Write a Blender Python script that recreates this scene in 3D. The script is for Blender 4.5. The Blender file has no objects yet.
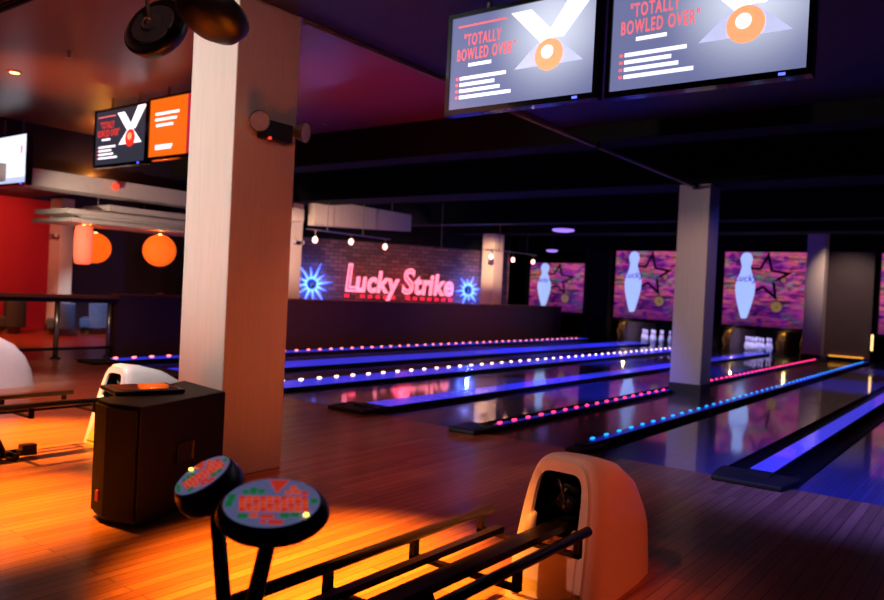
import bpy, bmesh, math, random
from mathutils import Vector, Matrix
random.seed(7)
PI = math.pi
SC = bpy.context.scene
COL = SC.collection
SC.view_settings.view_transform = 'Standard'
SC.view_settings.look = 'None'
SC.view_settings.gamma = 1.0
SC.view_settings.exposure = 0.0
SC.view_settings.use_curve_mapping = False

# ------------------------------------------------------------------ materials
MATS = {}
def lin(c):
    return tuple(((v/12.92) if v <= .04045 else ((v+.055)/1.055)**2.4) for v in [q/255 for q in c])
def mat(name, rgb, rough=.5, metal=0., var=.12, scale=8., bump=0., emis=None, es=0., coat=0., spec=.5, stretch=(1, 1, 1)):
    """plain procedural material: base colour broken up by noise; optional emission (lamps, screens and painted-in glow)"""
    if name in MATS: return MATS[name]
    m = bpy.data.materials.new(name); m.use_nodes = True
    nt = m.node_tree; b = nt.nodes['Principled BSDF']
    b.inputs['Roughness'].default_value = rough; b.inputs['Metallic'].default_value = metal
    b.inputs['Coat Weight'].default_value = coat; b.inputs['Specular IOR Level'].default_value = spec
    c = lin(rgb)
    tc = nt.nodes.new('ShaderNodeTexCoord'); mp = nt.nodes.new('ShaderNodeMapping'); mp.inputs['Scale'].default_value = stretch
    nz = nt.nodes.new('ShaderNodeTexNoise'); nz.inputs['Scale'].default_value = scale; nz.inputs['Detail'].default_value = 5
    cr = nt.nodes.new('ShaderNodeValToRGB')
    cr.color_ramp.elements[0].position = .3; cr.color_ramp.elements[1].position = .7
    cr.color_ramp.elements[0].color = tuple(v*(1-var) for v in c)+(1,)
    cr.color_ramp.elements[1].color = tuple(min(1, v*(1+var)) for v in c)+(1,)
    L = nt.links
    L.new(tc.outputs['Object'], mp.inputs['Vector']); L.new(mp.outputs['Vector'], nz.inputs['Vector'])
    L.new(nz.outputs['Fac'], cr.inputs['Fac']); L.new(cr.outputs['Color'], b.inputs['Base Color'])
    if bump:
        bp = nt.nodes.new('ShaderNodeBump'); bp.inputs['Strength'].default_value = bump; bp.inputs['Distance'].default_value = .01
        L.new(nz.outputs['Fac'], bp.inputs['Height']); L.new(bp.outputs['Normal'], b.inputs['Normal'])
    if emis:
        b.inputs['Emission Color'].default_value = lin(emis)+(1,); b.inputs['Emission Strength'].default_value = es
    MATS[name] = m
    return m

def wood_floor(name, c1, c2, rough, coat, width=.09, length=2.2, crough=.12, spec=.5):
    m = bpy.data.materials.new(name); m.use_nodes = True
    nt = m.node_tree; b = nt.nodes['Principled BSDF']; L = nt.links
    tc = nt.nodes.new('ShaderNodeTexCoord'); mp = nt.nodes.new('ShaderNodeMapping')
    mp.inputs['Rotation'].default_value = (0, 0, PI/2)
    br = nt.nodes.new('ShaderNodeTexBrick')
    br.inputs['Scale'].default_value = 1; br.inputs['Brick Width'].default_value = length; br.inputs['Row Height'].default_value = width
    br.inputs['Mortar Size'].default_value = .004; br.inputs['Mortar Smooth'].default_value = .3
    br.inputs['Color1'].default_value = lin(c1)+(1,); br.inputs['Color2'].default_value = lin(c2)+(1,)
    br.inputs['Mortar'].default_value = tuple(v*.35 for v in lin(c2))+(1,)
    L.new(tc.outputs['Object'], mp.inputs['Vector']); L.new(mp.outputs['Vector'], br.inputs['Vector'])
    mp2 = nt.nodes.new('ShaderNodeMapping'); mp2.inputs['Scale'].default_value = (14, .5, 1)
    nz = nt.nodes.new('ShaderNodeTexNoise'); nz.inputs['Scale'].default_value = 3; nz.inputs['Detail'].default_value = 8
    L.new(tc.outputs['Object'], mp2.inputs['Vector']); L.new(mp2.outputs['Vector'], nz.inputs['Vector'])
    mx = nt.nodes.new('ShaderNodeMix'); mx.data_type = 'RGBA'; mx.blend_type = 'MULTIPLY'; mx.inputs[0].default_value = .55
    cr = nt.nodes.new('ShaderNodeValToRGB'); cr.color_ramp.elements[0].position = .3; cr.color_ramp.elements[0].color = (.35, .35, .35, 1); cr.color_ramp.elements[1].position = .7
    L.new(nz.outputs['Fac'], cr.inputs['Fac']); L.new(br.outputs['Color'], mx.inputs[6]); L.new(cr.outputs['Color'], mx.inputs[7])
    L.new(mx.outputs[2], b.inputs['Base Color'])
    b.inputs['Roughness'].default_value = rough; b.inputs['Coat Weight'].default_value = coat; b.inputs['Coat Roughness'].default_value = crough
    b.inputs['Specular IOR Level'].default_value = spec
    MATS[name] = m
    return m

def art_mat():
    """sprayed graffiti-like paint of a masking unit, its colours also emitting"""
    m = bpy.data.materials.new('glowing_artwork'); m.use_nodes = True
    nt = m.node_tree; b = nt.nodes['Principled BSDF']; L = nt.links
    tc = nt.nodes.new('ShaderNodeTexCoord')
    def noise(sc, st, det=6, off=(0, 0, 0)):
        mp = nt.nodes.new('ShaderNodeMapping'); mp.inputs['Scale'].default_value = st; mp.inputs['Location'].default_value = off
        n = nt.nodes.new('ShaderNodeTexNoise'); n.inputs['Scale'].default_value = sc; n.inputs['Detail'].default_value = det; n.inputs['Distortion'].default_value = .8
        L.new(tc.outputs['Object'], mp.inputs['Vector']); L.new(mp.outputs['Vector'], n.inputs['Vector']); return n
    def ramp(n, stops):
        r = nt.nodes.new('ShaderNodeValToRGB'); e = r.color_ramp.elements
        e[0].position = stops[0][0]; e[0].color = lin(stops[0][1])+(1,)
        e[1].position = stops[-1][0]; e[1].color = lin(stops[-1][1])+(1,)
        for p, c in stops[1:-1]:
            q = e.new(p); q.color = lin(c)+(1,)
        L.new(n.outputs['Fac'], r.inputs['Fac']); return r
    base = ramp(noise(1.3, (1, 1, 2.2)), [(.3, (60, 20, 110)), (.42, (120, 30, 130)), (.5, (190, 60, 150)), (.6, (215, 90, 120)), (.72, (90, 30, 130))])
    spots = ramp(noise(2.0, (1, 1, 1.6), off=(3, 5, 1)), [(.48, (0, 0, 0)), (.62, (235, 235, 235))])
    acc = ramp(noise(2.6, (1, 1, 2), off=(9, 1, 4)), [(.34, (60, 170, 180)), (.44, (120, 110, 100)), (.54, (215, 120, 80)), (.66, (205, 80, 150))])
    mx = nt.nodes.new('ShaderNodeMix'); mx.data_type = 'RGBA'
    L.new(spots.outputs['Color'], mx.inputs[0]); L.new(base.outputs['Color'], mx.inputs[6]); L.new(acc.outputs['Color'], mx.inputs[7])
    dk = ramp(noise(3.2, (.7, 1, 5), det=9, off=(1, 2, 7)), [(.36, (40, 20, 70)), (.52, (255, 255, 255))])
    m2 = nt.nodes.new('ShaderNodeMix'); m2.data_type = 'RGBA'; m2.blend_type = 'MULTIPLY'; m2.inputs[0].default_value = .8
    L.new(mx.outputs[2], m2.inputs[6]); L.new(dk.outputs['Color'], m2.inputs[7])
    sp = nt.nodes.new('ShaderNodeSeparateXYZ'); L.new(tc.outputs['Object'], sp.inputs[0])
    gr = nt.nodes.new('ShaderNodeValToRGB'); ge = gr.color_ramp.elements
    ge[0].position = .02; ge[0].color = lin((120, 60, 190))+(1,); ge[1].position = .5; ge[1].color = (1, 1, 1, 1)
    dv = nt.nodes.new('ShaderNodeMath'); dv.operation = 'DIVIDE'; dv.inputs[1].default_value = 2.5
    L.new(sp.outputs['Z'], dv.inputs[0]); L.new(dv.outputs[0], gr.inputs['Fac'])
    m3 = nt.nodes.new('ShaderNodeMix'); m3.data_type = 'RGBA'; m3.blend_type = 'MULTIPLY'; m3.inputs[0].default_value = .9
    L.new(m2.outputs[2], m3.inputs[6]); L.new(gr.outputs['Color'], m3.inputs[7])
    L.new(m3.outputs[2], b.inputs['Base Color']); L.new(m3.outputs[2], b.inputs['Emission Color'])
    b.inputs['Emission Strength'].default_value = .75; b.inputs['Roughness'].default_value = .5
    return m

def lantern_mat():
    m = bpy.data.materials.new('lit_orange_paper'); m.use_nodes = True
    nt = m.node_tree; b = nt.nodes['Principled BSDF']; L = nt.links
    tc = nt.nodes.new('ShaderNodeTexCoord'); w = nt.nodes.new('ShaderNodeTexWave'); w.wave_type = 'BANDS'; w.bands_direction = 'Z'
    w.inputs['Scale'].default_value = 9; w.inputs['Distortion'].default_value = .3
    cr = nt.nodes.new('ShaderNodeValToRGB'); cr.color_ramp.elements[0].color = lin((235, 60, 10))+(1,); cr.color_ramp.elements[1].color = lin((255, 125, 25))+(1,)
    L.new(tc.outputs['Object'], w.inputs['Vector']); L.new(w.outputs['Fac'], cr.inputs['Fac'])
    L.new(cr.outputs['Color'], b.inputs['Base Color']); L.new(cr.outputs['Color'], b.inputs['Emission Color'])
    b.inputs['Emission Strength'].default_value = 1.0; b.inputs['Roughness'].default_value = .8
    return m

def brick_mat():
    m = bpy.data.materials.new('purple_brick'); m.use_nodes = True
    nt = m.node_tree; b = nt.nodes['Principled BSDF']; L = nt.links
    tc = nt.nodes.new('ShaderNodeTexCoord'); mp = nt.nodes.new('ShaderNodeMapping'); mp.inputs['Rotation'].default_value = (PI/2, 0, 0)
    br = nt.nodes.new('ShaderNodeTexBrick'); br.inputs['Scale'].default_value = 1
    br.inputs['Brick Width'].default_value = .32; br.inputs['Row Height'].default_value = .13; br.inputs['Mortar Size'].default_value = .012
    br.inputs['Color1'].default_value = lin((135, 95, 92))+(1,); br.inputs['Color2'].default_value = lin((92, 62, 66))+(1,); br.inputs['Mortar'].default_value = lin((58, 44, 50))+(1,)
    L.new(tc.outputs['Object'], mp.inputs['Vector']); L.new(mp.outputs['Vector'], br.inputs['Vector']); L.new(br.outputs['Color'], b.inputs['Base Color'])
    b.inputs['Roughness'].default_value = .85
    return m

M_approach = wood_floor('approach_boards', (190, 122, 84), (150, 90, 62), .42, .3, width=.08, crough=.2)
M_lane = wood_floor('lane_boards', (84, 90, 150), (66, 72, 128), .3, 1.0, width=.045, length=4, crough=.055, spec=.6)  # blue of the black-lights tinted into the board colours
M_walk = wood_floor('walkway_boards', (110, 62, 44), (84, 46, 34), .3, .8, width=.08, crough=.1)
M_lounge = wood_floor('lounge_boards', (150, 60, 40), (120, 44, 30), .35, .3, width=.12, crough=.2)
M_col = mat('cream_veneer', (226, 208, 190), .7, var=.04, scale=6, stretch=(6, 6, .4))
M_colbase = mat('dark_skirting', (34, 28, 28), .5)
M_ceil = mat('ceiling_paint', (112, 66, 62), .38, var=.05, scale=1.2, spec=.5)
M_soffit = mat('soffit_paint', (44, 30, 40), .5, var=.05, scale=2)
M_black = mat('black_paint', (11, 10, 12), .85, spec=.15, var=.15, scale=3)
M_blackp = mat('black_plastic', (22, 23, 26), .38, var=.1)
M_rub = mat('black_rubber', (10, 10, 11), .55)
M_gray = mat('dark_grey_shell', (48, 50, 54), .4)
M_trim = mat('grey_edge_trim', (130, 112, 112), .5)
M_beige = mat('beige_plaster', (205, 186, 168), .75, var=.04)
M_red = mat('red_wall_paint', (190, 22, 22), .6, var=.06, scale=1)
M_dwall = mat('dark_brown_wall', (62, 40, 50), .6, var=.1, scale=1.5)
M_half = mat('dark_plum_panel', (70, 44, 52), .55, var=.06, scale=1)
M_maskwall = mat('brown_panel', (84, 66, 64), .5, var=.08, scale=1.2)
M_hood = mat('cream_moulded_plastic', (218, 200, 190), .35, var=.02)
M_hole = mat('machine_black', (6, 6, 7), .5)
M_mach = mat('machine_metal', (60, 64, 66), .3, metal=.8)
M_rail = mat('dark_bronze_metal', (34, 22, 20), .35, metal=.3)
M_chrome = mat('brushed_metal', (190, 180, 168), .3, metal=.9)
M_spk = mat('black_textured_box', (12, 6, 6), .55, bump=.2, scale=60, spec=.25)
M_grille = mat('grey_speaker_grille', (12, 14, 20), .7, bump=.4, scale=150, spec=.25)
M_wood = mat('brown_bar_wood', (104, 58, 34), .35, var=.25, scale=5, stretch=(8, 1, 8))
M_blue_uph = mat('blue_upholstery', (70, 92, 140), .8, var=.1)
M_dark_uph = mat('dark_upholstery', (44, 40, 46), .8, var=.1)
M_pin = mat('white_pin_coating', (225, 228, 240), .3, var=.02)
M_pinred = mat('red_pin_stripe', (190, 30, 30), .4)
M_brass = mat('tan_kickback', (176, 132, 60), .4, metal=.5)
M_cap = mat('blacklight_glow_top', (40, 45, 200), .25, emis=(58, 62, 255), es=.85, var=.1, scale=3, coat=.5)  # emission puts the black-light glow into the divider tops
M_capdim = mat('dim_blacklight_glow_top', (24, 30, 120), .3, emis=(30, 36, 200), es=.35)  # weaker version of the same painted-in black-light glow
M_bezel = mat('glossy_black_bezel', (8, 8, 10), .12, coat=.6)
M_led_w = mat('bulb_warm_white', (255, 210, 180), .3, emis=(255, 205, 165), es=5)
M_led_o = mat('bulb_orange', (255, 120, 90), .3, emis=(255, 120, 95), es=4)
M_led_p = mat('bulb_pink', (255, 60, 100), .3, emis=(255, 50, 95), es=4)
M_led_c = mat('bulb_cyan', (30, 150, 220), .3, emis=(10, 130, 225), es=3)
M_neon_p = mat('neon_pink_tube', (255, 120, 150), .3, emis=(255, 140, 165), es=1.5)
M_neon_d = mat('neon_red_letter', (180, 10, 40), .4, emis=(235, 20, 70), es=1.1)
M_neon_b = mat('neon_blue_tube', (90, 120, 255), .3, emis=(75, 105, 255), es=4)
M_blue_led = mat('blue_standby_lamp', (60, 60, 255), .3, emis=(60, 70, 255), es=5)
M_bulb = mat('frosted_pink_bulb', (255, 200, 190), .3, emis=(255, 165, 150), es=6)
M_amber = mat('amber_strip_light', (255, 170, 60), .3, emis=(240, 160, 60), es=1.2)
M_down = mat('warm_downlight', (255, 190, 120), .3, emis=(255, 175, 95), es=8)
M_viol = mat('violet_lamp_glass', (190, 150, 255), .3, emis=(170, 130, 255), es=1.2)
M_redl = mat('red_lamp_glass', (255, 70, 40), .3, emis=(235, 60, 30), es=1.2)
M_art = art_mat()
M_pinart = mat('glowing_pin_white', (190, 210, 255), .5, emis=(165, 190, 255), es=1.0, var=.03)
M_starart = mat('artwork_black', (16, 6, 24), .5)
M_greenart = mat('artwork_green', (30, 120, 80), .5, emis=(30, 130, 90), es=.5)
M_violart = mat('artwork_violet', (110, 60, 200), .5, emis=(110, 60, 200), es=.6)
M_goldart = mat('artwork_gold', (150, 120, 70), .5, emis=(160, 130, 70), es=.5)
M_paper = lantern_mat()
M_coral = mat('lit_coral_paper', (255, 120, 90), .8, emis=(255, 96, 62), es=1.0, var=.05)
M_brick = brick_mat()
M_lens = mat('lamp_lens', (225, 222, 230), .2, metal=.2)
def screen_mat(name, bgc, halo, cx, cz, rad, base):  # radial halo painted into the slide in place of bloom
    m = bpy.data.materials.new(name); m.use_nodes = True
    nt = m.node_tree; b = nt.nodes['Principled BSDF']; L = nt.links
    tc = nt.nodes.new('ShaderNodeTexCoord'); mp = nt.nodes.new('ShaderNodeMapping')
    mp.inputs['Location'].default_value = (-cx/rad, 0, -cz/rad); mp.inputs['Scale'].default_value = (1/rad, .01, 1/rad)
    g = nt.nodes.new('ShaderNodeTexGradient'); g.gradient_type = 'SPHERICAL'
    cr = nt.nodes.new('ShaderNodeValToRGB'); cr.color_ramp.interpolation = 'EASE'
    cr.color_ramp.elements[0].color = lin(bgc)+(1,); cr.color_ramp.elements[1].color = lin(halo)+(1,)
    L.new(tc.outputs['Object'], mp.inputs['Vector']); L.new(mp.outputs['Vector'], g.inputs['Vector']); L.new(g.outputs['Fac'], cr.inputs['Fac'])
    L.new(cr.outputs['Color'], b.inputs['Emission Color']); b.inputs['Emission Strength'].default_value = 1.0
    b.inputs['Base Color'].default_value = lin(base)+(1,); b.inputs['Roughness'].default_value = .2
    return m
M_scr = screen_mat('screen_blue_grey', (112, 118, 162), (228, 234, 255), .95, .56, .62, (50, 54, 80))
M_scr_dk = mat('screen_charcoal', (30, 30, 38), .2, emis=(50, 52, 66), es=1.0, var=0)
M_scr_or = mat('screen_orange', (90, 40, 10), .2, emis=(255, 110, 20), es=1.0, var=0)
M_scr_mg = mat('screen_magenta', (90, 10, 30), .2, emis=(190, 30, 60), es=1.0, var=0)
M_scr_wh = mat('screen_white', (200, 205, 220), .2, emis=(235, 240, 255), es=1.2, var=0)
M_s_white = mat('screen_lettering_white', (240, 240, 255), .3, emis=(240, 240, 255), es=1.5, var=0)
M_s_beam = mat('screen_beam_pale', (200, 210, 255), .3, emis=(198, 208, 250), es=1.0, var=0)
M_s_glow = mat('screen_halo', (120, 140, 220), .3, emis=(150, 165, 220), es=1.0, var=0)
M_s_red = mat('screen_lettering_red', (200, 60, 70), .3, emis=(255, 118, 128), es=1.0, var=0)
M_s_ball = mat('screen_ball_orange', (255, 170, 120), .3, emis=(255, 168, 118), es=1.15, var=.25, scale=14)
M_s_dred = mat('screen_deep_red', (200, 40, 30), .3, emis=(225, 55, 40), es=1.0, var=0)
M_panel = mat('keypad_lilac_face', (120, 125, 175), .35, emis=(120, 125, 180), es=.34, var=.05)
M_kred = mat('key_red', (215, 60, 45), .4, emis=(225, 60, 40), es=.45, var=.05)
M_kor = mat('key_orange', (235, 90, 50), .4, emis=(240, 85, 40), es=.45, var=.05)
M_kgrn = mat('key_green', (30, 130, 70), .4, emis=(30, 140, 75), es=.35, var=.05)
M_kyel = mat('lit_yellow_lamp', (255, 220, 80), .3, emis=(255, 225, 90), es=3)
M_whitemark = mat('white_marking', (190, 190, 200), .5)
M_ored = mat('orange_badge', (200, 80, 30), .5)

# ------------------------------------------------------------------ mesh helpers
def nb(): return bmesh.new()
def link(name, bm, material, parent=None, smooth=False, bevel=0.):
    me = bpy.data.meshes.new(name)
    bmesh.ops.recalc_face_normals(bm, faces=bm.faces)
    bm.to_mesh(me); bm.free()
    if material: me.materials.append(material)
    if smooth:
        for p in me.polygons: p.use_smooth = True
    o = bpy.data.objects.new(name, me); COL.objects.link(o)
    if parent: o.parent = parent
    if bevel:
        md = o.modifiers.new('bevel', 'BEVEL'); md.width = bevel; md.segments = 2; md.limit_method = 'ANGLE'
    return o
def box(bm, x0, x1, y0, y1, z0, z1):
    v = [bm.verts.new(p) for p in ((x0, y0, z0), (x1, y0, z0), (x1, y1, z0), (x0, y1, z0), (x0, y0, z1), (x1, y0, z1), (x1, y1, z1), (x0, y1, z1))]
    for f in ((0, 3, 2, 1), (4, 5, 6, 7), (0, 1, 5, 4), (1, 2, 6, 5), (2, 3, 7, 6), (3, 0, 4, 7)): bm.faces.new([v[i] for i in f])
    return v
def prism(bm, pts, z0, z1):
    a = [bm.verts.new((x, y, z0)) for x, y in pts]; b = [bm.verts.new((x, y, z1)) for x, y in pts]
    n = len(pts)
    bm.faces.new(a[::-1]); bm.faces.new(b)
    for i in range(n): bm.faces.new((a[i], a[(i+1) % n], b[(i+1) % n], b[i]))
def slab_xz(bm, pts, y0, y1):
    """polygon in the x-z plane given a thickness along y"""
    a = [bm.verts.new((x, y0, z)) for x, z in pts]; b = [bm.verts.new((x, y1, z)) for x, z in pts]
    n = len(pts)
    bm.faces.new(a); bm.faces.new(b[::-1])
    for i in range(n): bm.faces.new((a[i], b[i], b[(i+1) % n], a[(i+1) % n]))
def tube(bm, pts, r, n=10, caps=True):
    rings = []; pts = [Vector(p) for p in pts]
    rs = r if isinstance(r, (list, tuple)) else [r]*len(pts)
    for i, p in enumerate(pts):
        d = (pts[min(i+1, len(pts)-1)]-pts[max(i-1, 0)]).normalized()
        u = d.cross(Vector((0, 0, 1)))
        if u.length < .05: u = d.cross(Vector((0, 1, 0)))
        u.normalize(); w = d.cross(u)
        rings.append([bm.verts.new(p+u*rs[i]*math.cos(2*PI*k/n)+w*rs[i]*math.sin(2*PI*k/n)) for k in range(n)])
    for a, b in zip(rings, rings[1:]):
        for k in range(n): bm.faces.new((a[k], a[(k+1) % n], b[(k+1) % n], b[k]))
    if caps: bm.faces.new(rings[0][::-1]); bm.faces.new(rings[-1])
def lathe(bm, prof, n=24, c=(0, 0, 0)):
    rings = []
    for r, z in prof:
        if r < 1e-5: rings.append([bm.verts.new((c[0], c[1], c[2]+z))])
        else: rings.append([bm.verts.new((c[0]+r*math.cos(2*PI*k/n), c[1]+r*math.sin(2*PI*k/n), c[2]+z)) for k in range(n)])
    for a, b in zip(rings, rings[1:]):
        for k in range(n):
            q = [a[k % len(a)], a[(k+1) % len(a)], b[(k+1) % len(b)], b[k % len(b)]]
            s = []
            for v in q:
                if v not in s: s.append(v)
            if len(s) > 2: bm.faces.new(s)
    for rg in (rings[0], rings[-1]):
        if len(rg) > 2: bm.faces.new(rg)
def arc(cx, cz, r, a0, a1, n): return [(cx+r*math.cos(a0+(a1-a0)*i/n), cz+r*math.sin(a0+(a1-a0)*i/n)) for i in range(n+1)]
def thing(name, label, cat, loc=(0, 0, 0), rz=0., group=None):
    o = bpy.data.objects.new(name, None); COL.objects.link(o); o.location = loc; o.rotation_euler = (0, 0, rz)
    o['label'] = label; o['category'] = cat
    if group: o['group'] = group
    o.empty_display_size = .1
    return o
def tag(o, label, cat, group=None):
    o['label'] = label; o['category'] = cat
    if group: o['group'] = group
    return o
def struct(name, bm, m, **k):
    o = link(name, bm, m, **k); o['kind'] = 'structure'; return o
def sbox(name, m, *a, **k):
    bm = nb(); box(bm, *a); return struct(name, bm, m, **k)
def part(name, m, parent, fn, **k):
    bm = nb(); fn(bm); return link(name, bm, m, parent, **k)
def pbox(name, m, parent, *a, **k): return part(name, m, parent, lambda b: box(b, *a), **k)
def copy_tree(o, parent=None):
    c = o.copy(); COL.objects.link(c)
    if parent: c.parent = parent
    for ch in o.children: copy_tree(ch, c)
    return c
def relabel(o, label, cat=None):
    o['label'] = label
    if cat: o['category'] = cat
    return o
DG = None
def text_mesh(name, txt, m, parent, size, loc, sx=1., shear=0., depth=.004, bevel=0., fill=True, rot=(PI/2, 0, 0), align='LEFT', gap=1.05):
    cu = bpy.data.curves.new('lettering_curve', 'FONT'); cu.body = txt; cu.size = size; cu.shear = shear; cu.align_x = align
    if fill: cu.extrude = depth; cu.offset = bevel*.35; cu.space_character = gap
    else: cu.fill_mode = 'NONE'; cu.bevel_depth = bevel; cu.bevel_resolution = 1
    cu.resolution_u = 4
    t = bpy.data.objects.new('lettering_source', cu); COL.objects.link(t)
    bpy.context.view_layer.update()
    me = bpy.data.meshes.new_from_object(t.evaluated_get(bpy.context.evaluated_depsgraph_get()))
    bpy.data.objects.remove(t); bpy.data.curves.remove(cu)
    me.materials.clear(); me.materials.append(m); me.name = name
    o = bpy.data.objects.new(name, me); COL.objects.link(o)
    M = Matrix.Translation(Vector(loc)) @ Matrix.Rotation(rot[0], 4, 'X') @ Matrix.Diagonal((sx, 1, 1, 1))
    me.transform(M); o.parent = parent
    return o

# ------------------------------------------------------------------ camera
H = 1.6
cam = bpy.data.cameras.new('camera'); cam.sensor_width = 36; cam.lens = 36*765/884; cam.clip_start = .05; cam.clip_end = 200
co = bpy.data.objects.new('camera', cam); COL.objects.link(co)
F = 765.
dY = Vector(((1015-442)/F, (319-300)/F, 1)).normalized()
rl = math.atan(.049)
dn = Vector((-math.sin(rl), math.cos(rl), 0)); dn.z = -(dn.x*dY.x+dn.y*dY.y)/dY.z; dn.normalize()
up = -dn; dX = dY.cross(up).normalized()
R = Matrix((dX, dY, up))
cr_, cu_, cb_ = R @ Vector((1, 0, 0)), R @ Vector((0, -1, 0)), R @ Vector((0, 0, -1))
co.matrix_world = Matrix(((cr_.x, cu_.x, cb_.x, 0), (cr_.y, cu_.y, cb_.y, 0), (cr_.z, cu_.z, cb_.z, H), (0, 0, 0, 1)))
SC.camera = co
cam.dof.use_dof = True; cam.dof.focus_distance = 4.2; cam.dof.aperture_fstop = 2.0

# ------------------------------------------------------------------ setting
LY0, LY1 = 7.3, 27.0          # lanes from foul line to pit
bm = nb(); box(bm, -14.0, 4, -4, LY0, -.2, 0); struct('floor', bm, M_approach)
bm = nb(); box(bm, -23, -14.0, -4, 31, -.2, 0); struct('floor_lounge', bm, M_lounge)
lanes = [(-13.98, -13.5), (-12.8, -11.9), (-10.5, -9.45), (-8.42, -7.15), (-6.38, -5.2), (-3.38, -2.22), (-1.47, 4)]
for i, (a, b) in enumerate(lanes):
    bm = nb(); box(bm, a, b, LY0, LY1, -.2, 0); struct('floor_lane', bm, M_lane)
bm = nb(); box(bm, -4.735, -3.685, LY0, 27.0, -.2, 0); struct('floor_walkway', bm, M_walk)
bm = nb(); box(bm, -14.0, 4, LY0, 31, -.5, -.3); struct('floor_base', bm, M_black)
bm = nb(); box(bm, -13.98, 3.8, 27.0, 30.6, -.2, 0); struct('floor_pit', bm, M_lane)

# ceilings
bm = nb(); box(bm, -14.0, -5.0, -4, 9.2, 4.2, 4.35); struct('ceiling', bm, M_ceil)
bm = nb(); box(bm, -4.98, 4, -4, 9.2, 3.87, 4.35); struct('ceiling_soffit', bm, M_soffit)
bm = nb(); box(bm, -5.03, -4.98, 4.52, 9.2, 3.835, 4.2); struct('trim_1', bm, M_trim)
bm = nb(); box(bm, -23, 4, 9.7, 31, 4.35, 4.5); struct('ceiling_black', bm, M_black)
bm = nb(); box(bm, -23, -14.7, -4, 9.7, 3.55, 3.7); struct('ceiling_lounge', bm, M_dwall)
for i, (y0, y1, z0) in enumerate(((9.2, 9.7, 3.66), (13.1, 14.0, 3.662), (18.9, 19.5, 3.66), (22.1, 22.9, 3.662))):
    bm = nb(); box(bm, -23 if i else -14.0, 4, y0, y1, z0, 4.35); struct('trim_%d' % (i+2), bm, M_black)
# header over the masks and the end wall
bm = nb(); box(bm, -23, 4, 27.05, 27.5, 3.46, 4.35); struct('trim_6', bm, M_black)
bm = nb(); box(bm, -23, 4, 25.75, 26.45, 3.95, 4.35); struct('trim_7', bm, M_black)
bm = nb(); box(bm, -23, 4, 30.6, 30.8, -.3, 4.35); struct('wall_end', bm, M_black)
bm = nb(); box(bm, 3.9, 4.1, -4, 31, -.3, 4.35); struct('wall_right', bm, M_dwall)
bm = nb(); box(bm, -23, 4, -4.2, -4, -.1, 4.35); struct('wall_front', bm, M_dwall)
bm = nb(); box(bm, -21.7, -21.5, -4, 10.6, 0, 3.55); struct('wall_left', bm, M_red)
bm = nb(); box(bm, -21.7, -21.5, 10.6, 31, 0, 4.35); struct('wall_lounge', bm, M_dwall)
# half wall beside the lanes, with cap
bm = nb(); box(bm, -14.2, -14.0, 8.15, 26.4, 0, 1.19); struct('wall_half', bm, M_half)
bm = nb(); box(bm, -14.26, -13.96, 8.15, 26.4, 1.19, 1.235); struct('trim_8', bm, M_wood)
# brick wall (angled) carrying the neon sign: local x runs along the wall
P0 = Vector((-19.47, 15.58, 0)); P1 = Vector((-15.15, 24.3, 0)); wd = (P1-P0); wl = wd.length; wa = math.atan2(wd.y, wd.x)
bw = sbox('wall_brick', M_brick, 0, wl, 0, .2, 0, 3.14); bw.location = P0; bw.rotation_euler = (0, 0, wa)
bw2 = sbox('wall_brick_header', M_black, 0, wl, .0, .25, 3.14, 4.35); bw2.location = P0; bw2.rotation_euler = (0, 0, wa)
def onwall(s, z, off=.06):
    p = P0+wd.normalized()*s; n = Vector((wd.y, -wd.x, 0)).normalized()
    return (p.x+n.x*off, p.y+n.y*off, z)
# wall panel of the walkway between the masks, dark posts at the half wall's end
bm = nb(); box(bm, -5.35, -3.55, 27.0, 27.05, .1, 3.46); struct('wall_panel', bm, M_maskwall)
bm = nb(); box(bm, -13.2, -12.2, 26.6, 27.05, 0, 3.46); struct('wall_pier', bm, M_black)

# ------------------------------------------------------------------ columns
def column(x0, x1, y0, y1, z1, label, skirt=True):
    t = thing('column', label, 'column', ((x0+x1)/2, (y0+y1)/2, 0))
    w, d = (x1-x0)/2, (y1-y0)/2
    pbox('shaft', M_col, t, -w, w, -d, d, 0, z1, bevel=.012)
    if skirt: pbox('skirting', M_colbase, t, -w-.012, w+.012, -d-.012, d+.012, 0, .2)
    return t
column(-5.63, -5.03, 3.85, 4.5, 4.2, 'thick cream column in front, behind the black subwoofer', skirt=False)
column(-4.81, -4.27, 13.2, 13.75, 3.66, 'pinkish cream column standing on the walkway halfway down the lanes')
column(-5.26, -4.74, 25.8, 26.35, 3.95, 'narrow dim column at the far end right of the third artwork panel')
column(-14.95, -14.45, 22.15, 22.75, 3.66, 'pale column behind the half wall at the right end of the neon sign')
column(-15.25, -14.78, 13.15, 13.6, 3.66, 'pale column behind the half wall left of the neon sign')
column(-20.75, -20.15, 10.05, 10.4, 3.55, 'pale column in the lounge beside the orange paper lanterns')

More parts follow.
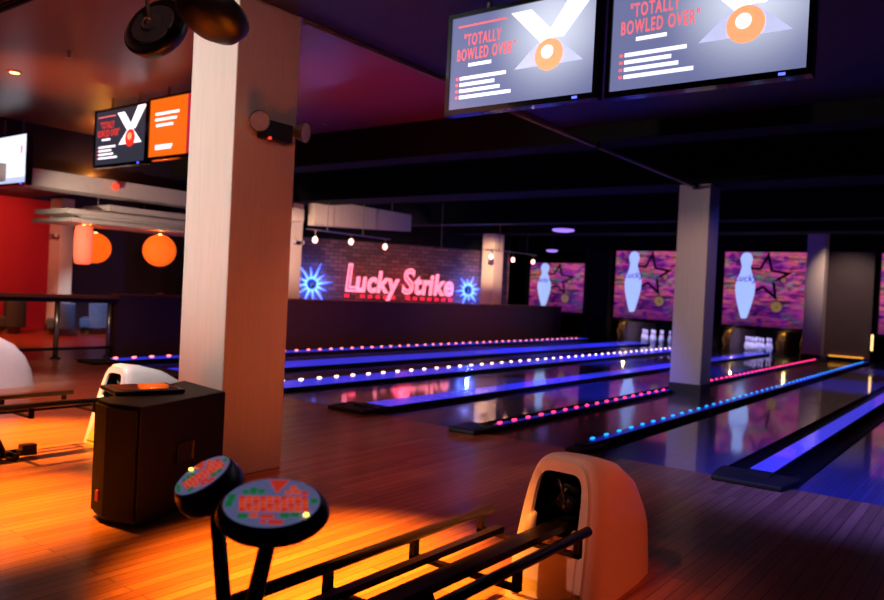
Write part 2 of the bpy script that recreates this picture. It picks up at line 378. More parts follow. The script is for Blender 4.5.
# ------------------------------------------------------------------ lane dividers
bulb_bm = nb(); lathe(bulb_bm, [(0, -.012), (.022, -.008), (.03, 0), (.022, .02), (0, .028)], 8)
bulb_me = bpy.data.meshes.new('led_bulb'); bulb_bm.to_mesh(bulb_me); bulb_bm.free()
bulb_meshes = {}
for k, m in (('white', M_led_w), ('orange', M_led_o), ('pink', M_led_p), ('cyan', M_led_c)):
    me = bulb_me.copy(); me.materials.append(m); bulb_meshes[k] = me
def divider(gl, cl, cr, gr, led, label, lit=True, step=.3, cy0=7.55):
    hgt = .06; cx = (cl+cr)/2
    t = thing('lane_divider', label, 'lane divider', (cx, LY0, -.3))
    gl, cl, cr, gr = gl-cx, cl-cx, cr-cx, gr-cx; o = .3
    def gut(bm):
        for a, b in ((gl, cl), (cr, gr)):
            if b-a < .03: continue
            pr = [(a, o-.004)]+[(a+(b-a)*(.5-.5*math.cos(PI*i/8)), o-.004-.09*math.sin(PI*i/8)) for i in range(1, 8)]+[(b, o-.004), (b, .0), (a, .0)]
            slab_xz(bm, pr, 0, LY1-LY0)
    if gr-cr > .03 or cl-gl > .03: part('gutter', M_rub, t, gut)
    pbox('divider_body', M_rub, t, cl, cr, .05, 19.65, 0, o+hgt)
    pbox('glow_top', M_cap if lit else M_capdim, t, cl+.02, cr-.015, .3, 19.65, o+hgt, o+hgt+.006)  # top strip emits to imitate black-light glow
    # black nose block on the approach
    a, b = min(gl, cl-.05)+.02, max(gr, cr+.05)-.02
    def nose(bm):
        pts = [(a, .12), (a+.05, -.22), (b-.05, -.22), (b, .12), (b, .3), (a, .3)]
        prism(bm, pts, o, o+.05)
    part('nose_block', M_rub, t, nose, bevel=.015)
    if led:
        n = int(19.2/step)
        for i in range(min(n, 98)):
            b_ = bpy.data.objects.new('led_bulb', bulb_meshes[led]); COL.objects.link(b_); b_.parent = t
            b_.location = (cl+.035, .4+i*step, o+hgt+.012); b_.scale = (.7, 1.8, .6)
    return t
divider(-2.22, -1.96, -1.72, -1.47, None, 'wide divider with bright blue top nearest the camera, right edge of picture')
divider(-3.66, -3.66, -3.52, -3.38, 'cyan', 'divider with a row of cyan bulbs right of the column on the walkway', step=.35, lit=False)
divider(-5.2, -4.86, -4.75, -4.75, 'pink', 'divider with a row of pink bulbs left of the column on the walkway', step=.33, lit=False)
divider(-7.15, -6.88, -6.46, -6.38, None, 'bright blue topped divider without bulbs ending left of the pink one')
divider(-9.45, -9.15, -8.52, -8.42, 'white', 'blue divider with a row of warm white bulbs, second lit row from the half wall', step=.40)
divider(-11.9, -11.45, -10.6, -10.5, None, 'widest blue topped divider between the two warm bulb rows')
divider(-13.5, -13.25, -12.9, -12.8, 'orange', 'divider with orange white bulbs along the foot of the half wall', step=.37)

# ------------------------------------------------------------------ masks, pins and pit
def mask(x, z, w, h, label, y=27.0):
    t = thing('masking_unit', label, 'artwork panel', (x, y, z), 0)
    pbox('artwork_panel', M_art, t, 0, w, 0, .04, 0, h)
    part('frame', M_black, t, lambda b: [box(b, -.06, 0, -.03, .05, -.12, h+.05), box(b, w, w+.06, -.03, .05, -.12, h+.05), box(b, 0, w, -.03, .05, h, h+.05), box(b, 0, w, -.03, .05, -.12, 0)])
    pw = w/2.6; ph = h/2.5
    cx = .72*pw
    prof = [(.0, .24), (.09, .25), (.17, .5), (.26, .85), (.31, 1.12), (.325, 1.28), (.31, 1.42)]
    low = [(px*pw, pz*ph) for px, pz in prof]
    upz = [(.29, 1.5), (.24, 1.65), (.17, 1.85), (.14, 2.0), (.17, 2.12), (.2, 2.24), (.18, 2.36), (.1, 2.46), (0, 2.49)]
    allp = low+[(px*pw, pz*ph) for px, pz in upz]
    pts = [(cx+a, b) for a, b in allp]+[(cx-a, b) for a, b in allp[1:-1]][::-1]
    part('pin_figure', M_pinart, t, lambda b: slab_xz(b, pts, -.022, -.004))
    def star(bm):
        c = (1.33*pw, 1.65*ph); ro, ri = .88, .88*.42; th = .72
        rot = .12
        out = []; inn = []
        for k in range(10):
            a = PI/2-rot+k*PI/5; r = ro if k % 2 == 0 else ri
            out.append((c[0]+r*pw*math.cos(a), c[1]+r*ph*math.sin(a))); inn.append((c[0]+r*th*pw*math.cos(a), c[1]+r*th*ph*math.sin(a)))
        V = [[bm.verts.new((p[0], yy, p[1])) for p in q] for yy in (-.012, -.002) for q in (out, inn)]
        for k in range(10):
            j = (k+1) % 10
            bm.faces.new((V[0][k], V[0][j], V[1][j], V[1][k])); bm.faces.new((V[2][k], V[2][j], V[0][j], V[0][k]))
            bm.faces.new((V[1][k], V[1][j], V[3][j], V[3][k]))
    part('star_outline', M_starart, t, star)
    def ring(cx_, cz_, r0, r1):
        def f(bm):
            n = 20
            for yy in (-.01,):
                A = [bm.verts.new((cx_+r0*math.cos(2*PI*k/n), yy, cz_+r0*math.sin(2*PI*k/n))) for k in range(n)]
                B = [bm.verts.new((cx_+r1*math.cos(2*PI*k/n), yy, cz_+r1*math.sin(2*PI*k/n))) for k in range(n)]
                for k in range(n): bm.faces.new((A[k], A[(k+1) % n], B[(k+1) % n], B[k]))
        return f
    part('ring_mark', M_starart, t, ring(1.93*pw, 1.57*ph, .13*pw, .1*pw))
    part('ring_mark', M_goldart, t, ring(1.93*pw, 1.57*ph, .08*pw, .02*pw))
    part('ring_mark', M_goldart, t, ring(1.75*pw, .68*ph, .17*pw, .03*pw))
    text_mesh('lettering', 'Lucky', M_violart, t, .34*ph, (.33*pw, -.026, 1.5*ph), sx=.9*pw, shear=.2, depth=.003, bevel=.012)
    text_mesh('lettering', 'Strike', M_greenart, t, .34*ph, (1.02*pw, -.026, 1.5*ph), sx=.8*pw, shear=.2, depth=.003, bevel=.012)
    return t
mask(-8.1, .93, 2.6, 2.5, 'bright purple artwork panel with pin and star, between the two columns at right')
mask(-12.12, .93, 2.6, 2.5, 'bright purple artwork panel with pin and star, just left of the walkway column')
mask(-15.75, 1.02, 2.4, 1.9, 'smaller artwork panel with pin and star, right of the neon sign', y=26.9)
mask(-3.36, .93, 2.6, 2.5, 'sliver of an artwork panel at the right edge of the picture')
# masks join: dark boards between and under them
bm = nb(); box(bm, -9.45, -8.2, 27.0, 27.05, .78, 3.46); struct('wall_infill', bm, M_black)
def kick(x, label):
    t = thing('kickback', label, 'pit side panel', (x, 27.12, 0))
    def f(bm):
        pts = [(0, 0), (0, .5), (.12, .68), (.1, .78), (3.2, .78), (3.2, 0)]
        a = [bm.verts.new((-.12, y, z)) for y, z in pts]; b = [bm.verts.new((.12, y, z)) for y, z in pts]
        bm.faces.new(a[::-1]); bm.faces.new(b)
        for i in range(len(pts)): bm.faces.new((a[i], b[i], b[(i+1) % 6], a[(i+1) % 6]))
    part('side_board', M_maskwall, t, f)
    part('curved_guard', M_brass, t, lambda b: tube(b, [(-.12, .0, .03), (-.06, .0, .2), (-.12, .0, .45), (-.06, .0, .66), (.16, .0, .74)], .045, 8), smooth=True)
    return t
for x, lb in ((-6.2, 'tan edged pit side panel below the third artwork panel'), (-9.3, 'tan edged pit side panel hidden partly by the walkway column'),
              (-11.85, 'tan edged pit side panel below the second artwork panel, left of the lit pins'),
              (-5.45, 'dim tan pit side panel at the foot of the far column'), (-7.95, 'tan edged pit side panel left of the lit pins under the third artwork')):
    kick(x, lb)
def make_pin():
    t = thing('bowling_pin', 'white pin', 'bowling pin', (0, 0, 0), group='pins')
    k = 1.35
    prof = [(0, 0), (.029, 0), (.033, .02), (.048, .07), (.0605, .114), (.058, .15), (.044, .2), (.027, .25), (.023, .275), (.026, .31), (.032, .345), (.03, .365), (.018, .378), (0, .381)]
    part('pin_body', M_pin, t, lambda b: lathe(b, [(r*k, z*k) for r, z in prof], 14), smooth=True)
    part('neck_stripe', M_pinred, t, lambda b: lathe(b, [(.0285*k, .252*k), (.0245*k, .268*k), (.0245*k, .272*k)], 14, ), smooth=True)
    return t
pin0 = make_pin(); first = True
for cx, cy, nm in ((-7.12, 27.6, 'below the third artwork panel'), (-11.0, 27.6, 'below the second artwork panel')):
    for r in range(4):
        for c in range(r+1):
            p = pin0 if first else copy_tree(pin0)
            first = False
            p.location = (cx+(c-r/2)*.36, cy+r*.31, 0)
            p['label'] = 'white bowling pin standing in the lit rack '+nm; p['group'] = 'pins standing '+nm
# amber light line at the foot of the walkway panel + small white lamp
t = thing('strip_light', 'amber glowing strip along the foot of the dark wall panel at far right', 'light strip', (-4.2, 26.95, 0))
pbox('lit_tube', M_amber, t, -.50, .49, -.03, .03, .13, .17); pbox('channel', M_black, t, -.52, .51, -.05, .04, 0, .12)
t = thing('wall_lamp', 'small upright cream lamp at the far end beside the right artwork panel', 'lamp', (-3.5, 26.95, .3))
pbox('lit_tube', M_led_w if 0 else mat('cream_tube', (255, 210, 140), .3, emis=(255, 205, 130), es=2), t, -.03, .03, -.05, 0, .1, .6); pbox('backplate', M_black, t, -.06, .06, -.0, .04, .0, .7)

# ------------------------------------------------------------------ ball returns
def hood(loc, label):
    t = thing('ball_return', label, 'ball return', loc, 0)
    N = 22
    def arch(w, h, e=4.6, flare=.16):
        """closed arch outline: straight-ish sides, rounded top corners, flared foot"""
        pts = []
        for i in range(N+1):
            a = PI-PI*i/N; cx_ = math.cos(a); sz = math.sin(a)
            x = math.copysign(abs(cx_)**(2/e), cx_); z = abs(sz)**(2/e)
            ww = w/2*(1+flare*(1-z)); pts.append((x*ww, z*h))
        return pts
    # stations: foot y, top y, width, height
    st = [(0.0, .18, .38, .74), (.02, .19, .40, .75), (.06, .25, .42, .752), (.2, .38, .44, .735), (.42, .58, .44, .68), (.66, .76, .43, .58), (.86, .90, .39, .43), (1.0, .99, .30, .26), (1.06, 1.03, .18, .1)]
    def shell(bm):
        rings = []
        for yf, yt, w, h in st:
            rings.append([bm.verts.new((x, yf+(yt-yf)*(z/h), z)) for x, z in arch(w, h)])
        for a, b in zip(rings, rings[1:]):
            for i in range(N): bm.faces.new((a[i], a[i+1], b[i+1], b[i]))
        bm.faces.new(rings[-1])
    part('hood_shell', M_hood, t, shell, smooth=True)
    # front rim plate with the opening
    def onf(x, z, off=0.): return (x, .18*z/.74-off, z)
    outer = arch(.38, .74)
    op = [(x, .35+z) for x, z in arch(.25, .32, e=6, flare=.10)]
    def rim(bm):
        A = [bm.verts.new(onf(*p)) for p in outer]; B = [bm.verts.new(onf(p[0], p[1], .0)) for p in op]
        A2 = [bm.verts.new(onf(p[0]*.965, p[1]*.985, .022)) for p in outer]; B2 = [bm.verts.new(onf(p[0]*1.06, p[1], .018)) for p in op]
        for i in range(N):
            bm.faces.new((A[i], A[i+1], A2[i+1], A2[i])); bm.faces.new((A2[i], A2[i+1], B2[i+1], B2[i])); bm.faces.new((B2[i], B2[i+1], B[i+1], B[i]))
        bm.faces.new((A2[0], B2[0], B2[N], A2[N]))
        bm.faces.new((B2[0], B[0], B[N], B2[N]))
    part('front_rim', M_hood, t, rim, smooth=False)
    def cav(bm):
        B = [bm.verts.new(onf(p[0], p[1], -.001)) for p in op]; C = [bm.verts.new(onf(p[0]*.9, .5+(p[1]-.5)*.8, -.32)) for p in op]
        for i in range(N): bm.faces.new((B[i], B[i+1], C[i+1], C[i]))
        bm.faces.new(C); bm.faces.new((B[0], C[0], C[N], B[N]))
    part('opening_cavity', M_hole, t, cav)
    def mach(bm):
        tube(bm, [(-.07, .24, .6), (.07, .24, .56)], .035, 12); tube(bm, [(-.02, .22, .5), (.06, .2, .48)], .05, 12)
        tube(bm, [(.03, .17, .5), (-.05, .2, .64)], .012, 8); tube(bm, [(-.08, .2, .46), (.02, .19, .58)], .01, 8)
    part('lift_wheel', M_mach, t, mach, smooth=True)
    part('apron_panel', M_hood, t, lambda b: [b.verts.ensure_lookup_table(), slab_onf(b)], bevel=.01)
    part('lip_bumper', M_hood, t, lambda b: tube(b, [onf(-.13, .30, .02), onf(-.13, .42, .02), onf(-.12, .44, .0)], [.028, .028, .012], 10), smooth=True)
    part('lip_bumper', M_hood, t, lambda b: tube(b, [onf(.13, .28, .02), onf(.13, .37, .02), onf(.12, .39, .0)], [.028, .028, .012], 10), smooth=True)
    return t
def slab_onf(bm):
    q = [(-.175, .03), (.175, .03), (.16, .335), (-.16, .335)]
    a = [bm.verts.new((x, .18*z/.74-.012, z)) for x, z in q]; b = [bm.verts.new((x, .18*z/.74-.03, z)) for x, z in q]
    bm.faces.new(a); bm.faces.new(b[::-1])
    for i in range(4): bm.faces.new((a[i], b[i], b[(i+1) % 4], a[(i+1) % 4]))
def rack(t, dark=M_rail):
    # rack of rails running from the hood toward the seats (local -y)
    y0 = -1.93
    def outer(bm, x, ye, z): tube(bm, [(x, y0, z), (x, ye, z)], .024, 12)
    part('guard_rail', dark, t, lambda b: outer(b, -.265, -.12, .475), smooth=True)
    part('guard_rail', dark, t, lambda b: outer(b, .285, -.1, .475), smooth=True)
    part('ball_rail', dark, t, lambda b: box(b, -.17, -.125, y0, -.2, .40, .43))
    part('ball_rail', dark, t, lambda b: box(b, .015, .085, y0, .1, .395, .43))
    part('ball_rail', dark, t, lambda b: box(b, -.06, .015, y0, .1, .38, .40))
    for y in (-.2, -.75, -1.3, -1.85):
        part('cross_bar', dark, t, lambda b: [box(b, -.28, .3, y-.018, y+.018, .372, .392), box(b, -.28, -.25, y-.018, y+.018, .37, .47), box(b, .27, .3, y-.018, y+.018, .37, .47)])
    def leg(bm):
        tube(bm, [(-.03, -.98, .37), (-.03, -.84, .06)], .035, 8); tube(bm, [(-.03, -1.3, .37), (-.03, -1.0, .06)], .035, 8)
    part('stand', dark, t, leg, smooth=True)
    def foot(bm):
        tube(bm, [(-.03, -1.5, .03), (-.03, -.6, .03)], .03, 10)
        tube(bm, [(-.2, -.8, .03), (.15, -.8, .03)], .03, 10); box(bm, -.07, .01, -.68, -.56, 0, .09)
    part('stand_foot', dark, t, foot, smooth=False)
h1 = hood((-1.885, 3.5, 0), 'ball return with moulded hood and dark rails in the right foreground')
h2 = copy_tree(h1); h2.location = (-6.8, 3.82, 0); relabel(h2, 'pale ball return with dark rails behind the black subwoofer')
h3 = copy_tree(h1); h3.location = (-11.1, 4.15, 0); relabel(h3, 'white ball return hood cut off at the left edge of the picture')
rack(h1); rack(h2)

# ------------------------------------------------------------------ subwoofer and tray
t = thing('subwoofer', 'large black subwoofer box on the floor in front of the cream column', 'speaker', (-4.8, 3.2, 0))
fp = [(-4.83, 2.70), (-4.62, 2.665), (-4.37, 2.73), (-4.66, 3.60), (-5.35, 3.72)]
loc = [(x+4.8, y-3.2) for x, y in fp]
part('cabinet', M_spk, t, lambda b: prism(b, loc, .02, .775), bevel=.012)
def grl(bm):
    q = [(-4.845, 2.715), (-4.83, 2.685), (-4.62, 2.645), (-4.38, 2.715), (-4.40, 2.74), (-4.62, 2.68)]
    prism(bm, [(x+4.8, y-3.2) for x, y in q], .05, .75)
part('front_grille', M_grille, t, grl)
def side_pt(s, z, off=0):   # point on the right side (local)
    a = Vector((.43, -.47)); b = Vector((.14, .40)); p = a+(b-a)*s; n = Vector((.87, .29)).normalized(); return (p.x+n.x*off, p.y+n.y*off, z)
def hand(bm):
    P = [side_pt(.42, .36, .004), side_pt(.58, .36, .004), side_pt(.58, .46, .004), side_pt(.42, .46, .004)]
    Q = [side_pt(.40, .34, .012), side_pt(.60, .34, .012), side_pt(.60, .48, .012), side_pt(.40, .48, .012)]
    a = [bm.verts.new(p) for p in P]; b = [bm.verts.new(p) for p in Q]
    bm.faces.new(a)
    for i in range(4): bm.faces.new((a[i], a[(i+1) % 4], b[(i+1) % 4], b[i]))
part('handle_recess', M_blackp, t, hand)
part('badge', M_ored, t, lambda b: box(b, .08, .115, -.552, -.54, .13, .2))
for dx, dy in ((.36, -.42), (.05, -.44), (.1, .36), (-.45, .44)):
    part('foot', M_rub, t, lambda b: lathe(b, [(.025, 0), (.03, .02)], 12, (dx, dy, 0)))
tr = thing('tray', 'flat black tray with glossy top lying on the subwoofer', 'tray', (-4.98, 3.12, .777), -.25)
pbox('tray_body', M_blackp, tr, -.19, .19, -.24, .24, 0, .03, bevel=.008)
pbox('glossy_panel', mat('amber_reflection_tint', (150, 80, 40), .12, coat=1), tr, -.15, .15, -.18, .2, .03, .034)  # orange light's reflection put into the panel's base colour

# ------------------------------------------------------------------ scoring keypads
def keypad(name_label, pos, L, S, a, b, basexy, lampuv, flat=1.0):
    """pos = world centre of face, L,S = unit long and short axes, n = up normal"""
    L = Vector(L).normalized(); n = L.cross(Vector(S)).normalized(); S = n.cross(L).normalized()
    pos = Vector(pos)
    t = thing('scoring_keypad', name_label, 'keypad', (basexy[0], basexy[1], 0))
    o = Vector((basexy[0], basexy[1], 0))
    def P(u, v, w): return pos-o+L*u+S*v+n*w
    def shell(bm):
        prof = [(.93, 0.003), (1.0, -.002), (1.06, -.016), (1.12, -.04), (1.13, -.062), (1.06, -.085), (.86, -.102), (.5, -.11), (.2, -.112)]
        rings = []
        for r, w in prof: rings.append([bm.verts.new(P(a*r*math.cos(2*PI*k/36), b*r*math.sin(2*PI*k/36)*(1 if r < 1.02 else 1.02), w*flat)) for k in range(36)])
        for q, s in zip(rings, rings[1:]):
            for k in range(36): bm.faces.new((q[k], q[(k+1) % 36], s[(k+1) % 36], s[k]))
        bm.faces.new(rings[-1]); bm.faces.new(rings[0])
    pod = part('keypad_pod', M_blackp, t, shell, smooth=True)
    def face(bm):
        bm.faces.new([bm.verts.new(P(a*.95*math.cos(2*PI*k/36), b*.95*math.sin(2*PI*k/36), .005)) for k in range(36)])
    part('key_panel', M_panel, pod, face)
    def quad(u0, u1, v0, v1, m):
        def f(bm):
            lo = [bm.verts.new(P(u, v, .0055)) for u, v in ((u0*a, v0*b), (u1*a, v0*b), (u1*a, v1*b), (u0*a, v1*b))]
            hi = [bm.verts.new(P(u, v, .010)) for u, v in ((u0*a+.001, v0*b+.001), (u1*a-.001, v0*b+.001), (u1*a-.001, v1*b-.001), (u0*a+.001, v1*b-.001))]
            bm.faces.new(hi)
            for i in range(4): bm.faces.new((lo[i], lo[(i+1) % 4], hi[(i+1) % 4], hi[i]))
        part('key', m, pod, f)
    for r in range(4):
        v0 = .2-r*.15
        for c in range(10):
            u0 = -.66+c*.137+r*.02
            quad(u0, u0+.115, v0-.12, v0, M_kor if (r+c) % 3 else M_kred)
    for (u0, u1, v0, v1, m) in ((-.9, -.76, -.2, .02, M_kgrn), (-.88, -.74, .05, .26, M_kgrn), (-.62, -.5, .3, .42, M_kgrn), (-.48, -.34, .3, .52, M_kgrn), (-.32, -.18, .32, .46, M_kgrn),
                                (.22, .36, .3, .42, M_kor), (.38, .52, .32, .46, M_kor), (.3, .44, .5, .62, M_kor), (.54, .68, .28, .4, M_kred), (.76, .9, -.05, .1, M_kgrn),
                                (-.6, -.4, -.62, -.48, M_kgrn), (-.36, -.22, -.6, -.46, M_kyel if 0 else M_kor), (-.16, .1, -.62, -.5, M_kred), (.22, .4, -.6, -.46, M_kgrn), (.42, .6, -.56, -.44, M_kgrn), (.02, .3, -.84, -.7, M_kred), (-.14, -.02, -.8, -.7, M_kred)):
        quad(u0, u1, v0, v1, m)
    def tri(bm):
        lo = [bm.verts.new(P(u*a, v*b, .0055)) for u, v in ((-.14, .84), (.26, .84), (.06, .34))]; hi = [bm.verts.new(P(u*a, v*b, .011)) for u, v in ((-.12, .82), (.24, .82), (.06, .38))]
        bm.faces.new(hi)
        for i in range(3): bm.faces.new((lo[i], lo[(i+1) % 3], hi[(i+1) % 3], hi[i]))
    k = part('key', M_kred, pod, tri)
    c = P(lampuv[0]*a, lampuv[1]*b, .006)
    part('lit_lamp', M_kyel, pod, lambda bm: lathe(bm, [(.0075, 0), (.007, .006), (0, .009)], 12, c), smooth=True)
    top = P(0, 0, -.09*flat)
    part('stalk', M_gray, t, lambda bm: tube(bm, [(0, 0, .02), top*.5, top], [.027, .024, .022], 16), smooth=True)
    part('base_plate', M_blackp, t, lambda bm: lathe(bm, [(.13, 0), (.13, .012), (.05, .03), (0, .03)], 28), smooth=False)
    return t
def camv(r, u, f): return cr_*r+cu_*u-cb_*f
def px(x, y, t): return Vector((0, 0, H))+(R @ Vector(((x-442)/F, (y-300)/F, 1)))*t
T1 = 2.05
L1 = camv(.995, -.02, .05); S1 = camv(.02, .47, .88)
keypad('keypad on a black stalk in front, its coloured oval face tilted to the viewer', px(272, 503.5, T1), L1, S1, .135, .098, (-1.60, 1.16), (.72, -.52), flat=.65)
T2 = 2.42
L2 = camv(.54, .36, .76); S2 = camv(-.1, .9, -.42)
S2 = camv(.36, .25, -.9); 
n2 = camv(-.52, .80, -.30); L2v = camv(.60, .36, .25).normalized(); n2 = (n2-L2v*n2.dot(L2v)).normalized(); S2 = n2.cross(L2v)
keypad('rear keypad on a black stalk, turned aside with its oval face tilted left', px(203, 476, T2), L2v, S2, .098, .125, (-1.74, 1.47), (-.25, .82), flat=.9)

# ------------------------------------------------------------------ televisions
def tv(x0, z0, w, h, y, label, kind, ceil):
    t = thing('television', label, 'television', (x0, y, z0))
    bz = .032
    pbox('housing', M_bezel, t, 0, w, .01, .09, 0, h, bevel=.006)
    part('bezel', M_bezel, t, lambda b: [box(b, 0, bz, -.015, .01, 0, h), box(b, w-bz, w, -.015, .01, 0, h), box(b, bz, w-bz, -.015, .01, h-bz, h), box(b, bz, w-bz, -.015, .01, 0, bz+.01)])
    sm = {'blue': M_scr, 'dark': M_scr_dk, 'orange': M_scr_or, 'white': M_scr_wh}[kind]
    s = pbox('screen', sm, t, bz, w-bz, .0, .01, bz+.01, h-bz)
    pbox('standby_light', M_blue_led, t, w*.86, w*.89, -.018, -.015, .012, .028)
    tube_z = ceil-z0
    if tube_z > h+.02:
        for kx in (.25, .75): part('mount_pole', M_trim, t, lambda b: tube(b, [(w*kx, .07, h*.6), (w*kx, .07, tube_z)], .02, 8))
    else:
        part('mount_bracket', M_trim, t, lambda b: box(b, w*.3, w*.7, .09, .15, h*.3, tube_z))
    W = w-2*bz; Hh = h-2*bz-.01
    def q(u, v): return (bz+u*W, bz+.01+v*Hh)
    def poly(name, m, pts, d): part(name, m, s, lambda b: slab_xz(b, [q(*p) for p in pts], -.002*d-.001, -.002*d+.0005))
    def disc(u, v, r, m, d, name='ball_picture'):
        c = q(u, v); part(name, m, s, lambda b: slab_xz(b, arc(c[0], c[1], r, 0, 2*PI, 28)[:-1], -.002*d-.001, -.002*d+.0005))
    if kind in ('blue', 'dark'):
        beam = M_s_beam if kind == 'blue' else M_s_white
        poly('light_beam', beam, [(.48, .34), (.66, .62), (.74, .62), (.93, .34)], 1)
        poly('light_beam', M_s_white, [(.44, .93), (.58, .93), (.76, .62), (.66, .56)], 2)
        poly('light_beam', M_s_white, [(.80, .60), (.68, .62), (.84, 1.0), (1.0, 1.0)], 2)
        disc(.71, .44, .12*h/.82, M_s_ball if kind == 'blue' else M_s_dred, 3)
        disc(.70, .47, .05*h/.82, M_s_white if kind == 'blue' else M_s_ball, 4)
        poly('picture_line', M_s_red, [(.05, .885), (.41, .885), (.41, .905), (.05, .905)], 3)
        lm = M_s_red if kind == 'blue' else M_s_dred
        text_mesh('lettering', '"TOTALLY', lm, s, .13*h/.82, (q(.10, .68)[0], -.008, q(.10, .68)[1]), sx=.50, depth=.001, bevel=.007, gap=1.22)
        text_mesh('lettering', 'BOWLED OVER"', lm, s, .13*h/.82, (q(.05, .525)[0], -.008, q(.05, .525)[1]), sx=.50, depth=.001, bevel=.007, gap=1.22)
        poly('text_line', M_s_white, [(.14, .45), (.31, .45), (.31, .485), (.14, .485)], 3)
        for i, ww in enumerate((.42, .34, .38, .46)):
            v = .33-i*.068
            poly('text_line', M_s_white, [(.08, v-.018), (ww, v-.018), (ww, v+.018), (.08, v+.018)], 3)
            poly('bullet_mark', M_s_red, [(.05, v-.014), (.07, v-.014), (.07, v+.014), (.05, v+.014)], 3)
    elif kind == 'orange':
        poly('magenta_band', M_scr_mg, [(.66, 0), (1, 0), (1, 1), (.66, 1)], 1)
        for v, a, b in ((.72, .1, .52), (.62, .1, .48), (.52, .12, .42), (.16, .12, .42), (.12, .12, .4)):
            poly('text_line', M_s_white, [(a, v), (b, v+.0), (b, v+.045), (a, v+.045)], 2)
        disc(.85, .2, .12, M_s_ball, 2); disc(.8, .75, .08, M_s_glow, 2)
    else:
        poly('red_mark', M_s_red, [(.84, .62), (.88, .62), (.89, .75), (.85, .78)], 2)
        poly('pale_band', M_s_beam, [(0, 0), (1, 0), (1, .12), (0, .12)], 1)
    return t
Yt = 4.9
tv(-3.73, 3.0, 1.32, .80, Yt, 'large overhead television with blue grey slide, nearer the cream column', 'blue', 3.87)
tv(-2.345, 2.985, 1.32, .80, Yt, 'large overhead television with blue grey slide, at the top right of the picture', 'blue', 3.87)
tv(-11.13, 3.17, 1.38, .86, 6.0, 'hanging television with charcoal slide and red text, left of the cream column', 'dark', 4.2)
tv(-9.72, 3.2, 1.38, .86, 6.0, 'hanging television with orange picture partly behind the cream column', 'orange', 4.2)
tv(-14.62, 3.03, 1.38, .88, 6.0, 'hanging television with white screen at the left edge of the picture', 'white', 4.2)

# ------------------------------------------------------------------ hanging black round speakers
def pod_speaker(c, ndir, label, r=.15, ceil=4.2):
    n = Vector(ndir).normalized(); u = n.orthogonal().normalized(); v = n.cross(u); c = Vector(c)
    t = thing('hanging_speaker', label, 'speaker', (c.x, c.y, c.z))
    def rev(bm, prof):
        rings = []
        for rr, w in prof: rings.append([bm.verts.new((u*math.cos(2*PI*k/32)+v*math.sin(2*PI*k/32))*rr*r+n*w*r) for k in range(32)])
        for a, b in zip(rings, rings[1:]):
            for k in range(32): bm.faces.new((a[k], a[(k+1) % 32], b[(k+1) % 32], b[k]))
        bm.faces.new(rings[0]); bm.faces.new(rings[-1])
    part('round_shell', M_blackp, t, lambda b: rev(b, [(.2, -.62), (.6, -.55), (.9, -.35), (1, -.08), (1, 0), (.9, .05), (.72, .03)]), smooth=True)
    part('rear_ring', mat('pod_grey_ring', (96, 98, 104), .4), t, lambda b: rev(b, [(.7, .06), (.66, .12), (.3, .1), (.28, .2), (.2, .22)]), smooth=False)
    part('stem', M_trim, t, lambda b: tube(b, [n*r*.2, n*r*.45+Vector((0, 0, .12)), (0+n.x*r*.45, n.y*r*.45, ceil-c.z)], .011, 8), smooth=True)
    part('swivel_joint', M_chrome, t, lambda b: lathe(b, [(0, -.02), (.02, -.012), (.024, 0), (.02, .012), (0, .02)], 12, n*r*.24), smooth=True)
    return t
pod_speaker(px(154, 26, 3.9), camv(-.28, .42, -.95), 'round black hanging speaker left of the column top', r=.175)
pod_speaker(px(214, 10, 3.6), camv(.3, .75, .3), 'round black hanging speaker overlapping the column top', r=.18)

# ------------------------------------------------------------------ emergency light on the column
def emergency(loc, rz, label, s=1.):
    t = thing('emergency_light', label, 'emergency light', loc, rz)
    pbox('battery_box', M_blackp, t, -.11*s, .11*s, -.07*s, 0, -.06*s, .05*s, bevel=.01)
    for sx_ in (-1, 1):
        c = Vector((sx_*.17*s, -.08*s, .02*s)); d = Vector((sx_*.35, -.9, -.1)).normalized(); u = d.orthogonal().normalized(); v = d.cross(u)
        def head(bm):
            rings = [[bm.verts.new(c+(u*math.cos(2*PI*k/16)+v*math.sin(2*PI*k/16))*rr*s+d*w*s) for k in range(16)] for rr, w in ((.02, -.06), (.045, -.03), (.06, .02), (.062, .03))]
            for a, b in zip(rings, rings[1:]):
                for k in range(16): bm.faces.new((a[k], a[(k+1) % 16], b[(k+1) % 16], b[k]))
            bm.faces.new(rings[0])
        part('lamp_head', M_chrome, t, head, smooth=True)
        def lens(bm): bm.faces.new([bm.verts.new(c+(u*math.cos(2*PI*k/16)+v*math.sin(2*PI*k/16))*.058*s+d*.028*s) for k in range(16)])
        part('lens', M_lens, t, lens)
    pbox('indicator', M_redl, t, -.08*s, -.06*s, -.075*s, -.06*s, -.066*s, -.05*s)
    return t
emergency((-5.03, 4.23, 2.86), PI/2, 'black twin-head emergency light on the side of the near cream column', 1.38)
emergency((-20.35, 10.05, 2.55), 0, 'small emergency light on the pale lounge column beside the lanterns', 1.0)
emergency((-14.78, 13.4, 2.65), PI/2, 'small emergency light on the pale column left of the neon sign', .9)

